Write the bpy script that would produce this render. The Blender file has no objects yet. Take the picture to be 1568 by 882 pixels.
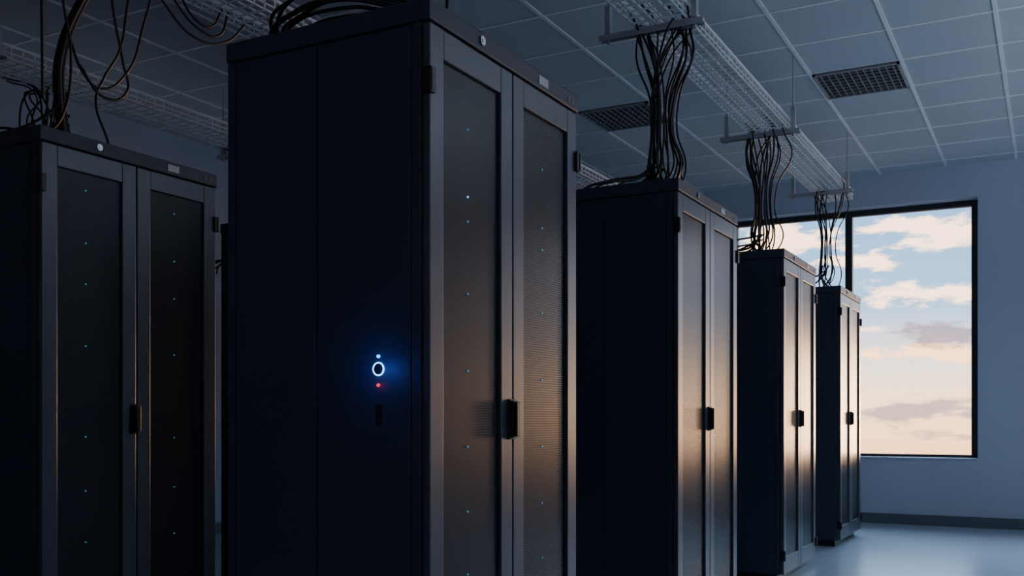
import bpy, math, random
from mathutils import Vector
random.seed(7)
sc = bpy.context.scene
COL = sc.collection

# ------------------------------------------------------------------ helpers
def nt(name):
    m = bpy.data.materials.new(name); m.use_nodes = True
    t = m.node_tree
    return m, t, t.nodes["Principled BSDF"]

def metal(name, col, rough=0.4, metallic=0.5, noise=0.15, nscale=6.0, spec=0.5):
    m, t, b = nt(name)
    b.inputs["Metallic"].default_value = metallic
    b.inputs["Specular IOR Level"].default_value = spec
    tc = t.nodes.new("ShaderNodeTexCoord")
    n = t.nodes.new("ShaderNodeTexNoise"); n.inputs["Scale"].default_value = nscale
    n.inputs["Detail"].default_value = 5
    t.links.new(tc.outputs["Object"], n.inputs["Vector"])
    mr = t.nodes.new("ShaderNodeMapRange")
    mr.inputs["To Min"].default_value = rough - noise * 0.4
    mr.inputs["To Max"].default_value = rough + noise * 0.4
    t.links.new(n.outputs["Fac"], mr.inputs["Value"])
    t.links.new(mr.outputs["Result"], b.inputs["Roughness"])
    mx = t.nodes.new("ShaderNodeMix"); mx.data_type = 'RGBA'
    mx.inputs["A"].default_value = (col[0]*0.85, col[1]*0.85, col[2]*0.85, 1)
    mx.inputs["B"].default_value = (col[0]*1.15, col[1]*1.15, col[2]*1.15, 1)
    t.links.new(n.outputs["Fac"], mx.inputs["Factor"])
    t.links.new(mx.outputs["Result"], b.inputs["Base Color"])
    return m

def emis(name, col, s):
    m, t, b = nt(name)
    b.inputs["Base Color"].default_value = (0.02, 0.02, 0.02, 1)
    b.inputs["Emission Color"].default_value = (*col, 1)
    b.inputs["Emission Strength"].default_value = s
    return m

def mesh_obj(name, verts, faces, mats, fm=None, parent=None, loc=(0, 0, 0), bevel=0, smooth=False):
    me = bpy.data.meshes.new(name)
    me.from_pydata(verts, [], faces)
    for mt in mats: me.materials.append(mt)
    if fm:
        for p, i in zip(me.polygons, fm): p.material_index = i
    if smooth:
        for p in me.polygons: p.use_smooth = True
    me.update()
    o = bpy.data.objects.new(name, me); COL.objects.link(o)
    o.location = loc
    if parent: o.parent = parent
    if bevel:
        bv = o.modifiers.new("bevel", 'BEVEL'); bv.width = bevel; bv.segments = 2
        bv.limit_method = 'ANGLE'
    return o

class B:
    """collects boxes / cylinders into one mesh"""
    def __init__(s): s.v = []; s.f = []; s.m = []
    def box(s, x0, x1, y0, y1, z0, z1, mi=0):
        n = len(s.v)
        s.v += [(x0,y0,z0),(x1,y0,z0),(x1,y1,z0),(x0,y1,z0),(x0,y0,z1),(x1,y0,z1),(x1,y1,z1),(x0,y1,z1)]
        for q in ((0,3,2,1),(4,5,6,7),(0,1,5,4),(1,2,6,5),(2,3,7,6),(3,0,4,7)):
            s.f.append(tuple(n+i for i in q)); s.m.append(mi)
        return s
    def cyl(s, p, axis, r, h, seg=16, mi=0):
        n = len(s.v)
        for k in (0, h):
            for i in range(seg):
                a = 2*math.pi*i/seg; c, d = r*math.cos(a), r*math.sin(a)
                if axis == 'z': q = (p[0]+c, p[1]+d, p[2]+k)
                elif axis == 'x': q = (p[0]+k, p[1]+c, p[2]+d)
                else: q = (p[0]+d, p[1]+k, p[2]+c)
                s.v.append(q)
        s.f.append(tuple(n+i for i in reversed(range(seg)))); s.m.append(mi)
        s.f.append(tuple(n+seg+i for i in range(seg))); s.m.append(mi)
        for i in range(seg):
            j = (i+1) % seg
            s.f.append((n+i, n+j, n+seg+j, n+seg+i)); s.m.append(mi)
        return s
    def torus(s, p, R, r, seg=40, rs=8, mi=0):   # ring in XZ plane
        n = len(s.v)
        for i in range(seg):
            a = 2*math.pi*i/seg
            for j in range(rs):
                b = 2*math.pi*j/rs
                rr = R + r*math.cos(b)
                s.v.append((p[0]+rr*math.cos(a), p[1]+r*math.sin(b), p[2]+rr*math.sin(a)))
        for i in range(seg):
            for j in range(rs):
                i2 = (i+1) % seg; j2 = (j+1) % rs
                s.f.append((n+i*rs+j, n+i*rs+j2, n+i2*rs+j2, n+i2*rs+j)); s.m.append(mi)
        return s
    def make(s, name, mats, **k):
        return mesh_obj(name, s.v, s.f, mats, s.m, **k)

def empty(name, loc):
    e = bpy.data.objects.new(name, None); COL.objects.link(e); e.location = loc
    e.empty_display_size = 0.2
    return e

def curves(name, paths, mat, parent=None):
    cu = bpy.data.curves.new(name, 'CURVE'); cu.dimensions = '3D'
    cu.bevel_depth = 1.0; cu.bevel_resolution = 2; cu.resolution_u = 8
    cu.use_fill_caps = True
    for pts, r in paths:
        sp = cu.splines.new('BEZIER'); sp.bezier_points.add(len(pts)-1)
        for bp, p in zip(sp.bezier_points, pts):
            bp.co = p; bp.radius = r
            bp.handle_left_type = bp.handle_right_type = 'AUTO'
    cu.materials.append(mat)
    o = bpy.data.objects.new(name, cu); COL.objects.link(o)
    if parent: o.parent = parent
    return o

# ------------------------------------------------------------------ materials
M_body = metal("rack_painted_steel", (0.040, 0.052, 0.076), 0.45, 0.1)
M_side = metal("rack_side_panel_steel", (0.034, 0.048, 0.076), 0.5, 0.1, nscale=2.5)
M_frame = metal("rack_door_frame_steel", (0.098, 0.104, 0.117), 0.30, 0.45, noise=0.08, spec=0.65)
M_black = metal("black_plastic", (0.010, 0.010, 0.012), 0.35, 0.0)
M_chrome = metal("lock_chrome", (0.55, 0.58, 0.6), 0.25, 1.0)
M_label = metal("label_silver", (0.55, 0.57, 0.6), 0.5, 0.1)
M_cable = metal("cable_rubber", (0.008, 0.009, 0.012), 0.42, 0.0)
M_tray = metal("galvanised_steel", (0.93, 0.95, 0.97), 0.34, 0.1, spec=0.8)
M_bar = metal("strut_steel", (0.50, 0.52, 0.56), 0.4, 0.4)
M_winframe = metal("window_frame_dark", (0.035, 0.037, 0.042), 0.45, 0.3)
M_base = metal("baseboard_paint", (0.12, 0.14, 0.17), 0.5, 0.0)
M_vent = metal("vent_grille_paint", (0.30, 0.31, 0.34), 0.5, 0.2)
M_ventdark = metal("vent_duct_dark", (0.025, 0.027, 0.031), 0.7, 0.0)
M_cyan = emis("led_cyan", (0.10, 0.65, 1.0), 2.0)
M_cyan2 = emis("led_cyan_dim", (0.12, 0.50, 0.75), 0.42)
M_green = emis("led_teal", (0.08, 0.60, 0.70), 0.5)
M_ring = emis("led_ring_blue", (0.16, 0.45, 1.0), 6.0)
M_blue = emis("led_blue", (0.03, 0.30, 1.0), 6.0)
M_red = emis("led_red", (1.0, 0.01, 0.08), 1.5)

# perforated door steel
M_perf, t, b = nt("perforated_steel")
b.inputs["Metallic"].default_value = 0.15
tc = t.nodes.new("ShaderNodeTexCoord"); sp = t.nodes.new("ShaderNodeSeparateXYZ")
t.links.new(tc.outputs["Object"], sp.inputs[0])
def mth(t, op, a, bb=None, c=None):
    n = t.nodes.new("ShaderNodeMath"); n.operation = op
    for i, v in enumerate((a, bb, c)):
        if v is None: continue
        if isinstance(v, (int, float)): n.inputs[i].default_value = v
        else: t.links.new(v, n.inputs[i])
    return n.outputs[0]
P = 0.0085
vz = mth(t, 'DIVIDE', sp.outputs["Z"], P*0.866)
row = mth(t, 'FLOOR', vz)
off = mth(t, 'MULTIPLY', mth(t, 'PINGPONG', row, 1.0), 0.5)
vy = mth(t, 'ADD', mth(t, 'DIVIDE', sp.outputs["Y"], P), off)
fy = mth(t, 'SUBTRACT', mth(t, 'FRACT', vy), 0.5)
fz = mth(t, 'MULTIPLY', mth(t, 'SUBTRACT', mth(t, 'FRACT', vz), 0.5), 0.866)
d2 = mth(t, 'ADD', mth(t, 'MULTIPLY', fy, fy), mth(t, 'MULTIPLY', fz, fz))
hole = mth(t, 'LESS_THAN', d2, 0.105)
mx = t.nodes.new("ShaderNodeMix"); mx.data_type = 'RGBA'
mx.inputs["A"].default_value = (0.036, 0.038, 0.043, 1)
mx.inputs["B"].default_value = (0.005, 0.005, 0.006, 1)
t.links.new(hole, mx.inputs["Factor"]); t.links.new(mx.outputs["Result"], b.inputs["Base Color"])
t.links.new(mth(t, 'ADD', mth(t, 'MULTIPLY', hole, 0.18), 0.25), b.inputs["Roughness"])
t.links.new(mth(t, 'SUBTRACT', 0.42, mth(t, 'MULTIPLY', hole, 0.30)), b.inputs["Specular IOR Level"])

# plaster wall
def paint(name, col, rough, bump=0.03, sc_=35):
    m, t, b = nt(name)
    tc = t.nodes.new("ShaderNodeTexCoord")
    n = t.nodes.new("ShaderNodeTexNoise"); n.inputs["Scale"].default_value = sc_; n.inputs["Detail"].default_value = 6
    t.links.new(tc.outputs["Object"], n.inputs["Vector"])
    n2 = t.nodes.new("ShaderNodeTexNoise"); n2.inputs["Scale"].default_value = 0.8; n2.inputs["Detail"].default_value = 3
    t.links.new(tc.outputs["Object"], n2.inputs["Vector"])
    mx = t.nodes.new("ShaderNodeMix"); mx.data_type = 'RGBA'
    mx.inputs["A"].default_value = (*[c*0.92 for c in col], 1); mx.inputs["B"].default_value = (*[c*1.06 for c in col], 1)
    t.links.new(n2.outputs["Fac"], mx.inputs["Factor"]); t.links.new(mx.outputs["Result"], b.inputs["Base Color"])
    bp = t.nodes.new("ShaderNodeBump"); bp.inputs["Strength"].default_value = bump
    t.links.new(n.outputs["Fac"], bp.inputs["Height"]); t.links.new(bp.outputs["Normal"], b.inputs["Normal"])
    b.inputs["Roughness"].default_value = rough
    return m, t, b
M_wall, _, _ = paint("wall_paint", (0.54, 0.58, 0.68), 0.7)
M_tile, _, _ = paint("ceiling_tile", (0.56, 0.59, 0.64), 0.8, 0.15, 120)
M_tbar = metal("ceiling_tbar", (0.88, 0.91, 0.95), 0.45, 0.1)
M_floor, t, b = paint("epoxy_floor", (0.57, 0.66, 0.74), 0.22, 0.01, 8)
b.inputs["Specular IOR Level"].default_value = 1.0

# glass
M_glass = bpy.data.materials.new("window_glass"); M_glass.use_nodes = True
t = M_glass.node_tree; t.nodes.clear()
o_ = t.nodes.new("ShaderNodeOutputMaterial"); mxs = t.nodes.new("ShaderNodeMixShader")
tr = t.nodes.new("ShaderNodeBsdfTransparent"); gl = t.nodes.new("ShaderNodeBsdfGlossy")
gl.inputs["Roughness"].default_value = 0.02
fr = t.nodes.new("ShaderNodeFresnel"); fr.inputs["IOR"].default_value = 1.2
t.links.new(fr.outputs[0], mxs.inputs[0]); t.links.new(tr.outputs[0], mxs.inputs[1]); t.links.new(gl.outputs[0], mxs.inputs[2])
t.links.new(mxs.outputs[0], o_.inputs[0])

# ------------------------------------------------------------------ room
XL, XR, YB, YW, ZC = -6.6, 3.2, -3.0, 10.45, 3.45
T = 0.25
B().box(XL-T, XR+T, YB-T, YW+T, -0.1, 0).make("floor", [M_floor])
c = B().box(XL-T, XR+T, YB-T, YW+T, ZC, ZC+0.12)
x = -6.3
while x < XR:
    c.box(x-0.012, x+0.012, YB, YW, ZC-0.006, ZC+0.001, 1); x += 0.6
y = -2.4
while y < YW:
    c.box(XL, XR, y-0.010, y+0.010, ZC-0.005, ZC+0.001, 1); y += 0.6
c.make("ceiling", [M_tile, M_tbar])
B().box(XL-T, XL, YB-T, YW+T, 0, ZC).make("wall_left", [M_wall])
B().box(XR, XR+T, YB-T, YW+T, 0, ZC).make("wall_right", [M_wall])
B().box(XL, XR, YB-T, YB, 0, ZC).make("wall_rear", [M_wall])
W = [(-3.02, -0.625), (-0.17, 2.55)]
WZ0, WZ1 = 0.636, 3.13
w = B().box(XL, XR, YW, YW+T, 0, WZ0).box(XL, XR, YW, YW+T, WZ1, ZC)
w.box(XL, W[0][0], YW, YW+T, WZ0, WZ1).box(W[0][1], W[1][0], YW, YW+T, WZ0, WZ1).box(W[1][1], XR, YW, YW+T, WZ0, WZ1)
w.make("wall_back", [M_wall])
bb = 0.10
B().box(XL+0.015, XR-0.015, YW-0.015, YW, 0, bb).make("baseboard_back", [M_base])
B().box(XL, XL+0.015, YB, YW, 0, bb).make("baseboard_left", [M_base])
B().box(XR-0.015, XR, YB, YW, 0, bb).make("baseboard_right", [M_base])
for i, (a, d) in enumerate(W):
    e = empty("window_%d" % (i+1), ((a+d)/2, YW+0.15, WZ0))
    wd = (d-a)/2; h = WZ1-WZ0; fw = 0.055
    f = B().box(-wd, wd, 0, 0.07, 0, fw*0.8).box(-wd, wd, 0, 0.07, h-fw, h)
    f.box(-wd, -wd+fw, 0, 0.07, fw*0.8, h-fw).box(wd-fw-0.01, wd, 0, 0.07, fw*0.8, h-fw)
    f.box(-0.035, 0.035, -0.01, 0.07, fw*0.8, h-fw)
    f.make("frame", [M_winframe], parent=e, bevel=0.004)
    B().box(-wd+fw, wd-fw, 0.03, 0.036, fw*0.8, h-fw).make("glass", [M_glass], parent=e)
    B().box(-wd-0.0, wd+0.0, -0.165, 0.0, -0.0, 0.018).make("sill", [M_wall], parent=e, bevel=0.004)
    ld = bpy.data.lights.new("window_daylight_portal", 'AREA'); ld.shape = 'RECTANGLE'
    ld.size = 2*wd; ld.size_y = h
    ld.cycles.is_portal = True
    lo = bpy.data.objects.new("window_daylight_portal", ld); COL.objects.link(lo)
    lo.location = ((a+d)/2, YW+T+0.02, (WZ0+WZ1)/2); lo.rotation_euler = (math.radians(-90), 0, 0)

# ceiling vents (fill one tile)
for (vx, vy) in ((-1.5, 7.2), (-3.3, 7.2), (0.9, 4.8)):
    v = B()
    s = 0.576; x0 = vx+0.012; y0 = vy+0.012
    v.box(x0, x0+s, y0, y0+s, ZC-0.008, ZC-0.001, 1)
    f = 0.018
    v.box(x0, x0+f, y0, y0+s, ZC-0.022, ZC-0.004); v.box(x0+s-f, x0+s, y0, y0+s, ZC-0.022, ZC-0.004)
    v.box(x0, x0+s, y0, y0+f, ZC-0.022, ZC-0.004); v.box(x0, x0+s, y0+s-f, y0+s, ZC-0.022, ZC-0.004)
    for k in range(1, 12):
        q = x0+s*k/12; v.box(q-0.0025, q+0.0025, y0, y0+s, ZC-0.018, ZC-0.006, 0)
    for k in range(1, 8):
        q = y0+s*k/8; v.box(x0, x0+s, q-0.003, q+0.003, ZC-0.018, ZC-0.006, 0)
    v.make("ceiling_vent", [M_vent, M_ventdark])

# ------------------------------------------------------------------ racks
H = 2.10
def rack(x, y, w=0.9, d=0.68, leds=True, button=False, green=False):
    e = empty("server_rack", (x, y, 0))
    CB = H-0.056
    # body
    b = B()
    b.box(-d+0.006, -0.026, 0.006, w-0.006, 0.05, CB)               # core
    b.box(-d+0.03, -0.05, 0.03, w-0.03, 0.0, 0.05, 2)               # plinth
    for yy in (0, w-0.0065):
        y0, y1 = yy, yy+0.0065
        b.box(-0.052, -0.024, y0, y1, 0.05, CB, 0)                  # front post
        b.box(-0.358, -0.056, y0, y1, 0.06, CB-0.004, 1)            # side panel front half
        b.box(-d+0.03, -0.362, y0, y1, 0.06, CB-0.004, 1)           # side panel rear half
        b.box(-d, -d+0.026, y0, y1, 0.05, CB, 0)
    b.make("cabinet_body", [M_body, M_side, M_black], parent=e, bevel=0.0015)
    c = B().box(-d-0.004, 0.004, -0.004, w+0.004, CB+0.002, H)
    c.box(-d*0.72, -d*0.28, w*0.25, w*0.75, H, H+0.012)             # cable entry collar
    c.make("top_cap", [M_body], parent=e, bevel=0.004)
    # cap hardware
    k = B().cyl((0.003, w*0.29, H-0.026), 'x', 0.013, 0.006).cyl((0.008, w*0.29, H-0.026), 'x', 0.006, 0.003)
    k.make("cap_lock", [M_chrome], parent=e)
    B().box(0.003, 0.006, w*0.68, w*0.68+0.062, H-0.041, H-0.014).make("cap_label", [M_label], parent=e, bevel=0.001)
    B().cyl((0.003, w*0.92, H-0.03), 'x', 0.009, 0.003).box(0.003, 0.005, w*0.945, w*0.965, H-0.038, H-0.022).make("cap_badge", [M_frame], parent=e)
    # doors
    g = 0.003; hw = w/2; zb, zt = 0.055, CB-0.003
    st = 0.067; mz0, mz1 = 0.16, 1.964
    for n, (a, z_) in enumerate(((0.004, hw-g), (hw+g, w-0.004))):
        f = B()
        f.box(-0.022, 0, a, a+st, zb, zt).box(-0.022, 0, z_-st, z_, zb, zt)
        f.box(-0.022, -0.0005, a+st, z_-st, mz1, zt).box(-0.022, -0.0005, a+st, z_-st, zb, mz0)
        f.make("door_frame_%d" % (n+1), [M_frame], parent=e, bevel=0.003)
        B().box(-0.016, -0.011, a+st-0.002, z_-st+0.002, mz0-0.002, mz1+0.002).make("door_mesh_%d" % (n+1), [M_perf], parent=e)
    # hinges
    hg = B()
    for hz in (1.86, 0.14):
        hg.box(-0.018, 0.010, -0.007, 0.018, hz, hz+0.065)
        hg.cyl((0.006, -0.002, hz+0.004), 'z', 0.007, 0.057)
        hg.box(-0.018, 0.010, w-0.018, w+0.007, hz-0.01, hz+0.055)
        hg.cyl((0.006, w+0.002, hz-0.006), 'z', 0.007, 0.057)
    hg.make("hinges", [M_black], parent=e, bevel=0.001)
    # swing handle
    hc = hw-0.012
    h = B().box(0.0, 0.007, hc-0.020, hc+0.020, 0.975, 1.092)
    h.box(0.007, 0.016, hc-0.014, hc+0.014, 0.979, 1.088)
    h.box(0.0165, 0.027, hc-0.012, hc+0.012, 0.983, 1.084)
    h.make("door_handle", [M_black], parent=e, bevel=0.003)
    if leds:
        l = B(); cs = [w*0.232, w*0.735]
        zs = [1.818, 1.636, 1.569, 1.373, 1.164, 0.959, 0.783, 0.613, 0.44, 0.27]
        if green: zs = [1.90, 1.70, 1.545, 1.31, 0.965, 0.76, 0.565, 0.36, 0.25]
        for j, cy in enumerate(cs):
            for i, z in enumerate(zs):
                zz = z - j*0.01
                mi = 0 if (i == 1 and j == 0 and not green) else (2 if green else 1)
                l.cyl((-0.0112, cy, zz), 'x', 0.0028, 0.003, 8, mi)
        l.make("status_leds", [M_cyan, M_cyan2, M_green], parent=e)
    if button:
        bx = -0.155
        B().torus((bx, -0.002, 1.164), 0.0165, 0.0018).make("power_button_ring", [M_ring], parent=e, smooth=True)
        B().cyl((bx, -0.004, 1.164), 'y', 0.0135, 0.005, 32).make("power_button", [M_black], parent=e)
        B().cyl((bx, -0.004, 1.197), 'y', 0.0042, 0.005).make("blue_led", [M_blue], parent=e)
        B().cyl((bx, -0.004, 1.122), 'y', 0.0045, 0.005).make("red_led", [M_red], parent=e)
        B().box(bx-0.010, bx+0.010, -0.003, 0.002, 1.02, 1.072).cyl((bx, -0.006, 1.055), 'y', 0.006, 0.005).make("side_latch", [M_black], parent=e, bevel=0.002)
        for (zz, colr, en, off) in ((1.164, (0.04, 0.14, 1.0), 0.18, 0.065), (1.122, (1.0, 0.05, 0.1), 0.004, 0.012)):
            ld = bpy.data.lights.new("led_glow", 'POINT'); ld.color = colr; ld.energy = en; ld.shadow_soft_size = 0.008
            lo = bpy.data.objects.new("led_glow", ld); COL.objects.link(lo); lo.parent = e
            lo.location = (bx, -off, zz)
    return e

ROW1 = [(-1.387, 2.137, 0.895), (-1.461, 4.265, 0.95), (-1.484, 6.35, 0.965), (-1.50, 8.35, 0.955)]
for i, (x, y, w_) in enumerate(ROW1):
    rack(x, y, w_, 0.68, leds=(i == 0), button=(i == 0))
rack(-3.225, 2.396, 0.868, 0.74, green=True)
rack(-3.225, 4.10, 0.90, 0.79, leds=True)
rack(-3.225, 6.35, 0.93, 0.74, leds=False)
rack(-5.0, 3.6, 0.9, 0.74, leds=False)
rack(-5.0, 5.9, 0.9, 0.74, leds=False)

# ------------------------------------------------------------------ cable trays
def tray(xc, y0, y1, bars, z=2.97, wid=0.26):
    e = empty("cable_tray", (xc, 0, z))
    b = B(); r = 0.0040; hw = wid/2; hh = 0.07
    for k in range(6):
        xx = -hw + wid*k/5
        b.box(xx-r, xx+r, y0, y1, 0, 2*r)
    for s in (-hw, hw):
        for zz in (0.033, hh):
            q = r*1.9 if zz == hh else r
            b.box(s-q, s+q, y0, y1, zz-q, zz+q)
    n = int((y1-y0)/0.07)
    for k in range(n+1):
        yy = y0 + (y1-y0)*k/n
        b.box(-hw, hw, yy-r, yy+r, -r, r)
        b.box(-hw-r, -hw+r, yy-r, yy+r, 0, hh); b.box(hw-r, hw+r, yy-r, yy+r, 0, hh)
    b.make("wire_basket", [M_tray], parent=e)
    s = B()
    cz = ZC - z
    for by in bars:
        s.box(-0.33, 0.21, by-0.02, by+0.02, -0.024, -0.004)
        s.box(-0.33, 0.21, by-0.02, by-0.016, -0.034, -0.024)
        s.box(-0.33, 0.21, by+0.016, by+0.02, -0.034, -0.024)
        for px in (-0.285, 0.165):
            s.cyl((px, by, -0.05), 'z', 0.006, cz+0.05, 10)
            s.cyl((px, by, -0.046), 'z', 0.012, 0.012, 6)
            s.cyl((px, by, -0.004), 'z', 0.012, 0.012, 6)
            s.box(px-0.014, px+0.014, by-0.018, by+0.018, 0.0, 0.14)
    s.make("support_brackets", [M_bar], parent=e, bevel=0.001)
    return e
tray(-1.69, -2.6, 9.25, [0.5, 2.6, 4.7, 6.8, 8.8])
tray(-3.42, -2.6, 9.25, [0.7, 2.85, 4.9, 6.9, 8.8])
tray(-5.08, -2.6, 9.25, [1.2, 3.4, 5.5, 7.4, 9.0])

# ------------------------------------------------------------------ cables
R = random.uniform
def bundle(xc, yc, n=16, spread=1.0, left=6, ztray=2.98):
    """cables dropping from a tray into the roof of a rack, plus a few arching rearwards over the roof"""
    paths = []
    for i in range(n):
        a = R(0, 6.28); q = R(0.2, 1)
        dx, dy = 0.055*q*math.cos(a), 0.050*q*math.sin(a)
        tx = R(-0.13, 0.17)*spread; ty = R(-0.08, 0.08)
        ex, ey = R(-0.10, 0.10), R(-0.13, 0.13)
        bul = (R(0.0, 1.0)**3) * 0.10 * (1 if tx > -0.02 else -1)
        pts = [(xc+tx*1.1, yc+ty+R(-.25, .25), ztray+0.03), (xc+tx, yc+ty, ztray+0.0),
               (xc+dx*1.3+bul+tx*0.45, yc+dy*1.4, ztray-0.16),
               (xc+dx+bul*0.8, yc+dy, ztray-0.36),
               (xc+dx+bul*0.6, yc+dy, ztray-0.54),
               (xc+dx*1.2+bul*1.1, yc+dy*1.5, ztray-0.72),
               (xc+ex, yc+ey, H+0.0)]
        paths.append((pts, R(0.0042, 0.0066)))
    for i in range(left):
        sx = -R(0.22, 0.36); hh = R(0.05, 0.13); sy = R(-0.30, 0.05)
        pts = [(xc+R(-.03, .03), yc+R(-.05, .05), H+0.14+R(0, .12)), (xc-0.07, yc+sy*0.3, H+hh+0.03), (xc+sx*0.6, yc+sy*0.7, H+hh),
               (xc+sx*0.95, yc+sy, H+hh*0.5), (xc+sx, yc+sy*1.05, H+0.008)]
        paths.append((pts, R(0.0048, 0.007)))
    return curves("cable_bundle", paths, M_cable)
bundle(-1.70, 2.57, 14, left=8)
bundle(-1.715, 4.72, 21, left=9)
bundle(-1.735, 6.82, 17, left=6)
bundle(-1.70, 8.82, 13, left=4)
bundle(-3.60, 4.55, 12)
bundle(-3.60, 6.8, 10)
bundle(-5.3, 3.95, 12)
bundle(-5.2, 5.6, 14)
# stiff cables arching low over the near rack's roof edge
paths = []
for i in range(8):
    h0 = 0.060 + 0.010*i
    yy = 2.19 + R(0, 0.08)
    paths.append(([(-2.03+R(-.02, .07), yy+0.06, H+0.006), (-1.985+R(-.02, .05), yy+0.01, H+h0*0.55), (-1.90, yy, H+h0*0.9),
                   (-1.78, yy, H+h0+R(0, .01)), (-1.66, yy+0.05, H+h0*1.05), (-1.60, yy+0.2, H+h0*0.8), (-1.63+R(-.03, .03), 2.50+R(-.05, .05), H+0.006)], 0.0055))
curves("cable_bundle", paths, M_cable)

# thick drop with hanging loops over the left rack
paths = []
for i in range(14):
    a = R(0, 6.28); q = R(0, 1); dx, dy = 0.028*q*math.cos(a), 0.024*q*math.sin(a)
    paths.append(([(-3.5+dx, 2.95+dy, 3.0), (-3.54+dx, 2.83+dy, 2.78), (-3.58+dx, 2.745+dy, 2.5),
                   (-3.59+dx, 2.755+dy, 2.3), (-3.60+dx*1.5, 2.80+dy*1.5, 2.105)], 0.010))
X0 = -3.5
loops = [
    [(X0, 2.60, 2.99), (X0, 2.605, 2.68), (X0, 2.61, 2.30)],
    [(X0, 3.18, 2.99), (X0, 3.11, 2.76), (X0, 3.02, 2.52), (X0, 2.87, 2.41), (X0, 2.80, 2.45), (X0-.05, 2.77, 2.6)],
    [(X0, 3.05, 2.99), (X0, 3.02, 2.80), (X0, 2.98, 2.60), (X0, 2.90, 2.46), (X0, 2.86, 2.35), (X0, 2.92, 2.20), (X0, 2.95, 2.105)],
    [(X0, 2.92, 2.99), (X0, 2.95, 2.75), (X0, 3.00, 2.55), (X0, 3.02, 2.44), (X0, 2.9, 2.38), (X0, 2.78, 2.48)],
    [(X0, 2.72, 3.0), (X0, 2.70, 2.75), (X0, 2.74, 2.5), (X0, 2.70, 2.25), (X0, 2.62, 2.14), (X0, 2.60, 2.105)],
    [(X0, 3.20, 3.0), (X0, 3.28, 2.93), (X0, 3.42, 2.85), (X0, 3.56, 2.86), (X0, 3.62, 2.99)],
    [(X0, 3.12, 3.0), (X0, 3.24, 2.88), (X0, 3.40, 2.80), (X0, 3.60, 2.84), (X0, 3.75, 2.99)],
    [(X0, 3.30, 3.0), (X0, 3.38, 2.90), (X0, 3.50, 2.88), (X0, 3.58, 2.99)],
    [(-3.56, 2.78, 2.28), (-3.62, 2.68, 2.20), (-3.72, 2.55, 2.19), (-3.80, 2.46, 2.11)],
    [(-3.56, 2.78, 2.24), (-3.66, 2.66, 2.17), (-3.78, 2.52, 2.16), (-3.86, 2.45, 2.11)],
    [(-3.56, 2.76, 2.34), (-3.60, 2.64, 2.22), (-3.66, 2.52, 2.15), (-3.72, 2.44, 2.11)],
]
for l in loops: paths.append((l, 0.0055))
curves("cable_bundle", paths, M_cable)

# ------------------------------------------------------------------ world : dusk sky with clouds
wd = bpy.data.worlds.new("dusk_sky"); sc.world = wd; wd.use_nodes = True
t = wd.node_tree; t.nodes.clear()
out = t.nodes.new("ShaderNodeOutputWorld"); bg = t.nodes.new("ShaderNodeBackground")
tc = t.nodes.new("ShaderNodeTexCoord"); sp = t.nodes.new("ShaderNodeSeparateXYZ")
t.links.new(tc.outputs["Generated"], sp.inputs[0])
az = mth(t, 'ARCTAN2', sp.outputs["X"], sp.outputs["Y"])
el = mth(t, 'ARCSINE', sp.outputs["Z"])
cm = t.nodes.new("ShaderNodeCombineXYZ"); t.links.new(mth(t, 'MULTIPLY', az, 14.0), cm.inputs[0]); t.links.new(mth(t, 'MULTIPLY', el, 38.0), cm.inputs[1])
n1 = t.nodes.new("ShaderNodeTexNoise"); n1.inputs["Scale"].default_value = 1.3; n1.inputs["Detail"].default_value = 8; n1.inputs["Roughness"].default_value = 0.6
t.links.new(cm.outputs[0], n1.inputs["Vector"])
ns = mth(t, 'SUBTRACT', n1.outputs["Fac"], 0.5)
ramp = t.nodes.new("ShaderNodeValToRGB")
t.links.new(mth(t, 'ADD', mth(t, 'MULTIPLY', el, 1.25), 0.1), ramp.inputs[0])
cr = ramp.color_ramp
# el = (p - 0.1) / 1.25 ; dark land haze far below the horizon
stops = [(0.0, (0.14, 0.13, 0.13)), (0.018, (1.0, 0.46, 0.21)), (0.065, (1.40, 0.72, 0.34)), (0.12, (1.35, 0.88, 0.52)), (0.165, (0.92, 0.80, 0.70)),
         (0.23, (0.27, 0.46, 0.70)), (0.34, (0.18, 0.37, 0.63)), (0.42, (1.0, 1.5, 2.15)), (1.0, (1.1, 1.6, 2.3))]
cr.elements[0].position = 0; cr.elements[0].color = (*stops[0][1], 1)
cr.elements[1].position = 1; cr.elements[1].color = (*stops[-1][1], 1)
for p, c_ in stops[1:-1]:
    q = cr.elements.new(p); q.color = (*c_, 1)
cur = ramp.outputs[0]
def blob(cur, u, v, ru, rv, col, amt=1.0, nz=2.6, soft=0.75):
    a = mth(t, 'DIVIDE', mth(t, 'SUBTRACT', az, u), ru)
    e_ = mth(t, 'DIVIDE', mth(t, 'SUBTRACT', el, v), rv)
    d = mth(t, 'SQRT', mth(t, 'ADD', mth(t, 'MULTIPLY', a, a), mth(t, 'MULTIPLY', e_, e_)))
    k = mth(t, 'ADD', mth(t, 'SUBTRACT', 1.0, d), mth(t, 'MULTIPLY', ns, nz*2))
    mr = t.nodes.new("ShaderNodeMapRange"); mr.interpolation_type = 'SMOOTHSTEP'
    mr.inputs["From Min"].default_value = 0.0; mr.inputs["From Max"].default_value = soft
    mr.inputs["To Max"].default_value = amt
    t.links.new(k, mr.inputs["Value"])
    m = t.nodes.new("ShaderNodeMix"); m.data_type = 'RGBA'
    t.links.new(mr.outputs[0], m.inputs["Factor"]); t.links.new(cur, m.inputs["A"]); m.inputs["B"].default_value = (*col, 1)
    return m.outputs["Result"]
white = (1.85, 1.22, 0.80); mauve = (0.31, 0.23, 0.28); peach = (1.9, 0.95, 0.46)
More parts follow.
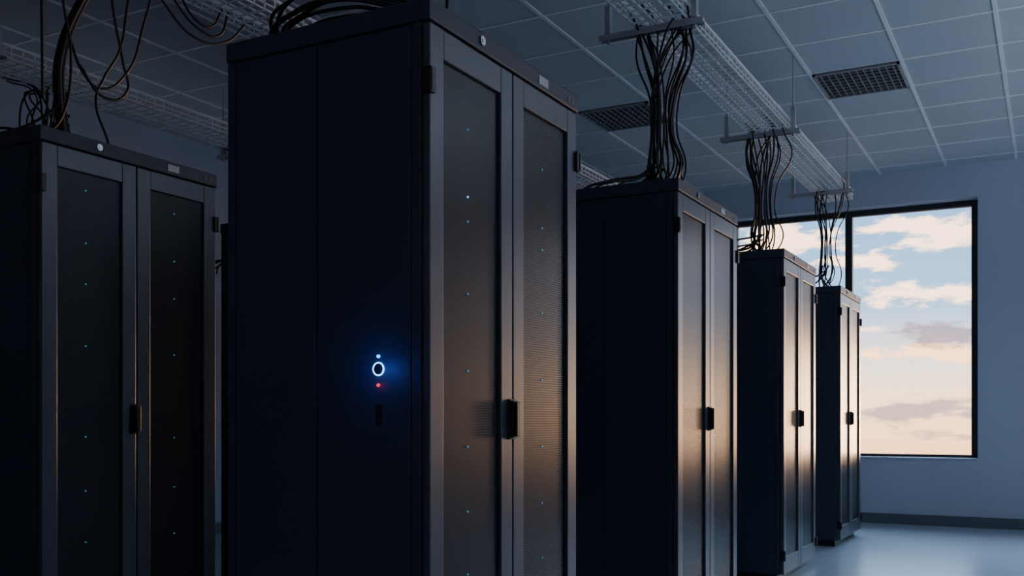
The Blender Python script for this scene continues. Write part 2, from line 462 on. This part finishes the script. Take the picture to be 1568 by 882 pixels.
for a_ in (
    (-0.10, 0.170, 0.075, 0.020, white), (-0.15, 0.145, 0.03, 0.008, white), (-0.23, 0.165, 0.06, 0.03, white),
    (-0.10, 0.112, 0.07, 0.013, white), (-0.22, 0.10, 0.05, 0.016, white),
    (-0.11, 0.060, 0.065, 0.010, peach), (-0.085, 0.078, 0.060, 0.014, mauve, 0.9),
    (-0.15, 0.083, 0.02, 0.004, white), (-0.115, 0.007, 0.075, 0.014, mauve, 0.8), (-0.08, -0.016, 0.045, 0.008, mauve, 0.6),
    (0.5, 0.2, 0.3, 0.06, white), (-0.7, 0.2, 0.3, 0.06, white),
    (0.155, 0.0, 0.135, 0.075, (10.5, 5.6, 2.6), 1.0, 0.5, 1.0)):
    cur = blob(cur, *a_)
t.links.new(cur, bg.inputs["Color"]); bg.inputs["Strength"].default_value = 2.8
t.links.new(bg.outputs[0], out.inputs[0])

# ------------------------------------------------------------------ lamps
def area(name, loc, rot, sx, sy, e, col):
    l = bpy.data.lights.new(name, 'AREA'); l.shape = 'RECTANGLE'; l.size = sx; l.size_y = sy; l.energy = e; l.color = col
    o = bpy.data.objects.new(name, l); COL.objects.link(o); o.location = loc; o.rotation_euler = [math.radians(a) for a in rot]
    return o
# hazy low sun behind the clouds, seen through the windows
s = bpy.data.lights.new("evening_sun", 'SUN'); s.energy = 0.7; s.color = (1.0, 0.60, 0.33); s.angle = math.radians(9)
so = bpy.data.objects.new("evening_sun", s); COL.objects.link(so)
azs, els = math.radians(9.5), math.radians(-0.5)
d = Vector((-math.sin(azs)*math.cos(els), -math.cos(azs)*math.cos(els), -math.sin(els)))
so.rotation_euler = d.to_track_quat('-Z', 'Y').to_euler(); so.location = (3, 14, 4)
# unseen fill lights, added to brighten the ceiling and its cool bounce
area("ceiling_fill", (1.9, 5.8, 2.45), (180, 0, 0), 0.5, 4.5, 74, (0.77, 0.88, 1.0))
area("ceiling_fill", (1.4, -1.4, 2.45), (180, 0, 0), 0.5, 2.0, 21, (0.56, 0.74, 1.0))
area("ceiling_fill", (-5.9, 5.4, 2.60), (180, 0, 0), 0.4, 3.0, 0.7, (0.75, 0.85, 1.0))

# ------------------------------------------------------------------ camera
cd = bpy.data.cameras.new("camera"); cam = bpy.data.objects.new("camera", cd); COL.objects.link(cam)
cam.location = (0, 0, 1.037); cam.rotation_euler = (math.radians(90), 0, math.radians(28.27))
cd.sensor_width = 36; cd.lens = 35.36; cd.shift_y = 0.1269; cd.clip_start = 0.05
sc.camera = cam
